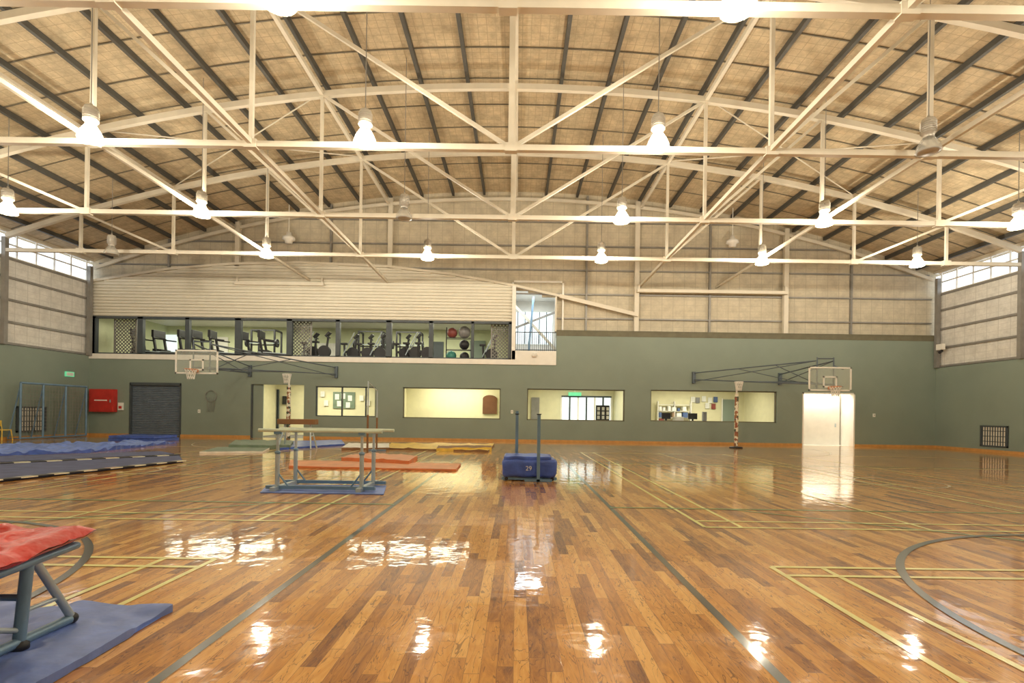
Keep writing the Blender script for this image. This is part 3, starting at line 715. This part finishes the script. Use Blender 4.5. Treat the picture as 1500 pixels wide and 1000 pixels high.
b.tube((xh,yh,2.48),(xh-.35,yh+2.4,2.28),.014,STEELL); b.build('horizontal_bar')
b=MB(); x0,y=G(735,704); x1,_=G(815,704)
def cushion(b,x0,x1,y0,y1,z0,z1,m,amp=.02):
    nx,ny,nz=14,12,6
    def pt(i,j,k):
        cx=2*i/nx-1;cy=2*j/ny-1;cz=2*k/nz-1
        e=(abs(cx)**12+abs(cy)**12+abs(cz)**12)
        sc=1 if e<=1 else e**(-1/12)
        x=(x0+x1)/2+(x1-x0)/2*cx*sc; y_=(y0+y1)/2+(y1-y0)/2*cy*sc; z=(z0+z1)/2+(z1-z0)/2*cz*sc
        nn=noise.noise(Vector((x*4,y_*4,z*6)))*amp; return (x+nn,y_+nn,z+nn)
    vs=[];idx={};fs=[]
    def gi(i,j,k):
        if (i,j,k) not in idx: idx[(i,j,k)]=len(vs); vs.append(pt(i,j,k))
        return idx[(i,j,k)]
    for i in range(nx):
        for j in range(ny):
            fs.append((gi(i,j,0),gi(i,j+1,0),gi(i+1,j+1,0),gi(i+1,j,0))); fs.append((gi(i,j,nz),gi(i+1,j,nz),gi(i+1,j+1,nz),gi(i,j+1,nz)))
    for i in range(nx):
        for k in range(nz):
            fs.append((gi(i,0,k),gi(i+1,0,k),gi(i+1,0,k+1),gi(i,0,k+1))); fs.append((gi(i,ny,k),gi(i,ny,k+1),gi(i+1,ny,k+1),gi(i+1,ny,k)))
    for j in range(ny):
        for k in range(nz):
            fs.append((gi(0,j,k),gi(0,j,k+1),gi(0,j+1,k+1),gi(0,j+1,k))); fs.append((gi(nx,j,k),gi(nx,j+1,k),gi(nx,j+1,k+1),gi(nx,j,k+1)))
    b.add(vs,fs,m,True)
cushion(b,x0,x1,y,y+.9,.08,.48,BLUEV,.02); cushion(b,x0+.04,x1-.12,y+.04,y+.86,.46,.55,BLUEV,.03)
b.bar((x0,y+.1,.05),(x1,y+.1,.05),.08,.06,STEELB); b.bar((x0,y+.8,.05),(x1,y+.8,.05),.08,.06,STEELB)
for dx in (.1,x1-x0-.1): b.tube((x0+dx,y+.05,.045),(x0+dx,y+.12,.045),.04,BLACK,14)
xp=P(757,650,y-.05)[0]; xq=P(789,650,y-.05)[0]; zp=P(772,607,y-.05)[1]
b.bar((xp,y+1.02,.05),(xp,y+1.02,zp+.08),.07,.07,STEELB); b.bar((xq,y-.08,.0),(xq,y-.08,zp),.07,.07,STEELB)
for e,yy in ((xp,y+1.02),(xq,y-.08)): b.bb(e-.05,e+.05,yy-.05,yy+.05,zp-.0,zp+.02,BLACK); b.bar((e-.3,yy,.03),(e+.3,yy,.03),.07,.05,STEELB)
cm=b.build('crash_mat_trolley')
tc=bpy.data.curves.new('label_number','FONT'); tc.body='29'; tc.size=.14; tc.extrude=.002; tc.materials.append(PAPER)
to=bpy.data.objects.new('label_number',tc); to.location=(x0+.52,y-.03,.24); to.rotation_euler=(math.pi/2,0,0); bpy.context.scene.collection.objects.link(to); to.parent=cm
b=MB(); X=XL+.7
ya,yb=22.9,26.4
for zz,yy0,yy1 in ((2.55,ya,yb),(.06,ya,yb)): b.tube((X,yy0,zz),(X,yy1,zz),.05,STEELB)
for yy in (ya,24.0,25.2,yb): b.tube((X,yy,.03),(X,yy,2.55),.045,STEELB); b.tube((X,yy,2.5),(X-.55,yy,.04),.03,STEELB); b.tube((X,yy,.05),(X-.55,yy,.05),.03,STEELB)
y_=ya
while y_<yb: b.tube((X-.02,y_,.06),(X-.02,y_,2.5),.007,GIRT,4); y_+=.16
z_=.2
while z_<2.5: b.tube((X-.02,ya,z_),(X-.02,yb,z_),.007,GIRT,4); z_+=.16
b.build('goal_frame_with_net')
b=MB(); y=22.5; x=P(3,620,y)[0]; 
b.bb(x-.22,x+.22,y-.22,y+.22,.43,.47,YELLOW)
for dx in (-.2,.2):
    for dy in (-.2,.2): b.tube((x+dx,y+dy,.45),(x+dx*1.2,y+dy*1.2,0),.022,YELLOW)
    b.tube((x-.2,y+dx,.45),(x-.26,y+dx,.85),.02,YELLOW)
b.bb(x-.27,x-.23,y-.22,y+.22,.6,.86,YELLOW); b.build('yellow_chair',.01)
# ---------------- foreground vault trampoline
gmat('blue_floor_mat',[(-5.0,1.3),(-2.42,1.3),(-2.5,3.72),(-4.8,3.8)],.02,LBLUE,amp=.045,nx=110,ny=100,sc=2.2,fold=.025)
b=MB()
Z0=.06
def pad(b):
    cs=[(-4.1,1.9,.60),(-2.62,1.9,.60),(-2.86,3.5,.64),(-4.1,3.5,.64)]
    nx,ny=60,60; th=.09; top=[];bot=[]
    for j in range(ny+1):
        for i in range(nx+1):
            u=i/nx;w=j/ny
            p=[(cs[0][k]*(1-u)+cs[1][k]*u)*(1-w)+(cs[3][k]*(1-u)+cs[2][k]*u)*w for k in range(3)]
            e=max(abs(2*u-1),abs(2*w-1)); t=th*(1-max(0,(e-.85)/.15)**2)
            nn=noise.fractal(Vector((p[0]*6,p[1]*6,1)),1,2,4)*.028
            top.append((p[0],p[1],p[2]+t/2+nn)); bot.append((p[0],p[1],p[2]-t/2+nn*.5-.005))
    K=nx+1; fs=[(j*K+i,j*K+i+1,(j+1)*K+i+1,(j+1)*K+i) for j in range(ny) for i in range(nx)]
    b.add(top,fs,REDV,True); b.add(bot,[f[::-1] for f in fs],REDV,True)
pad(b)
b.path([(-2.75,1.95,.53),(-2.93,3.42,.56),(-4.0,3.42,.56),(-4.0,1.95,.53),(-2.75,1.95,.53)],.025,STEELB,12)
for X in (-2.9,-3.95):
    b.path([(X-.0,2.0,Z0+.04),(X,3.36,Z0+.04)],.03,STEELB,12)
    b.tube((X,3.0,Z0+.02),(X,3.05,.55),.032,STEELB,14)
    b.tube((X,3.36,Z0+.04),(X,3.10,.54),.024,STEELL,12)
    b.tube((X,2.1,Z0+.04),(X,2.4,.54),.024,STEELL,12)
    b.tube((X,3.02,.27),(X,3.24,.27),.014,STEELL,8); b.tube((X,3.02,.16),(X,2.2,.5),.016,STEELL,8)
    b.sphere((X,3.36,Z0+.04),.036,BLACK); b.sphere((X,2.0,Z0+.04),.036,BLACK); b.lathe((X,3.0,Z0),[(.001,0),(.05,0),(.05,.03),(.03,.05)],BLACK)
b.tube((-2.9,3.03,.35),(-3.95,3.03,.35),.02,STEELB)
b.build('vaulting_trampoline')
# ---------------- world + camera
w=bpy.data.worlds.new('sky'); bpy.context.scene.world=w; w.use_nodes=True
w.node_tree.nodes['Background'].inputs[0].default_value=(.88,.95,1,1); w.node_tree.nodes['Background'].inputs[1].default_value=1.8
cam=bpy.data.cameras.new('camera'); co=bpy.data.objects.new('camera',cam); bpy.context.scene.collection.objects.link(co)
cam.sensor_width=36; cam.lens=18; cam.shift_x=-7/1500; cam.shift_y=106/1500; cam.clip_start=.05; cam.clip_end=300
co.location=(0,0,HC); co.rotation_euler=(math.pi/2,-ROLL,0)
bpy.context.scene.camera=co
bpy.context.scene.view_settings.view_transform='Standard'
bpy.context.scene.view_settings.look='None'
bpy.context.scene.view_settings.exposure=0
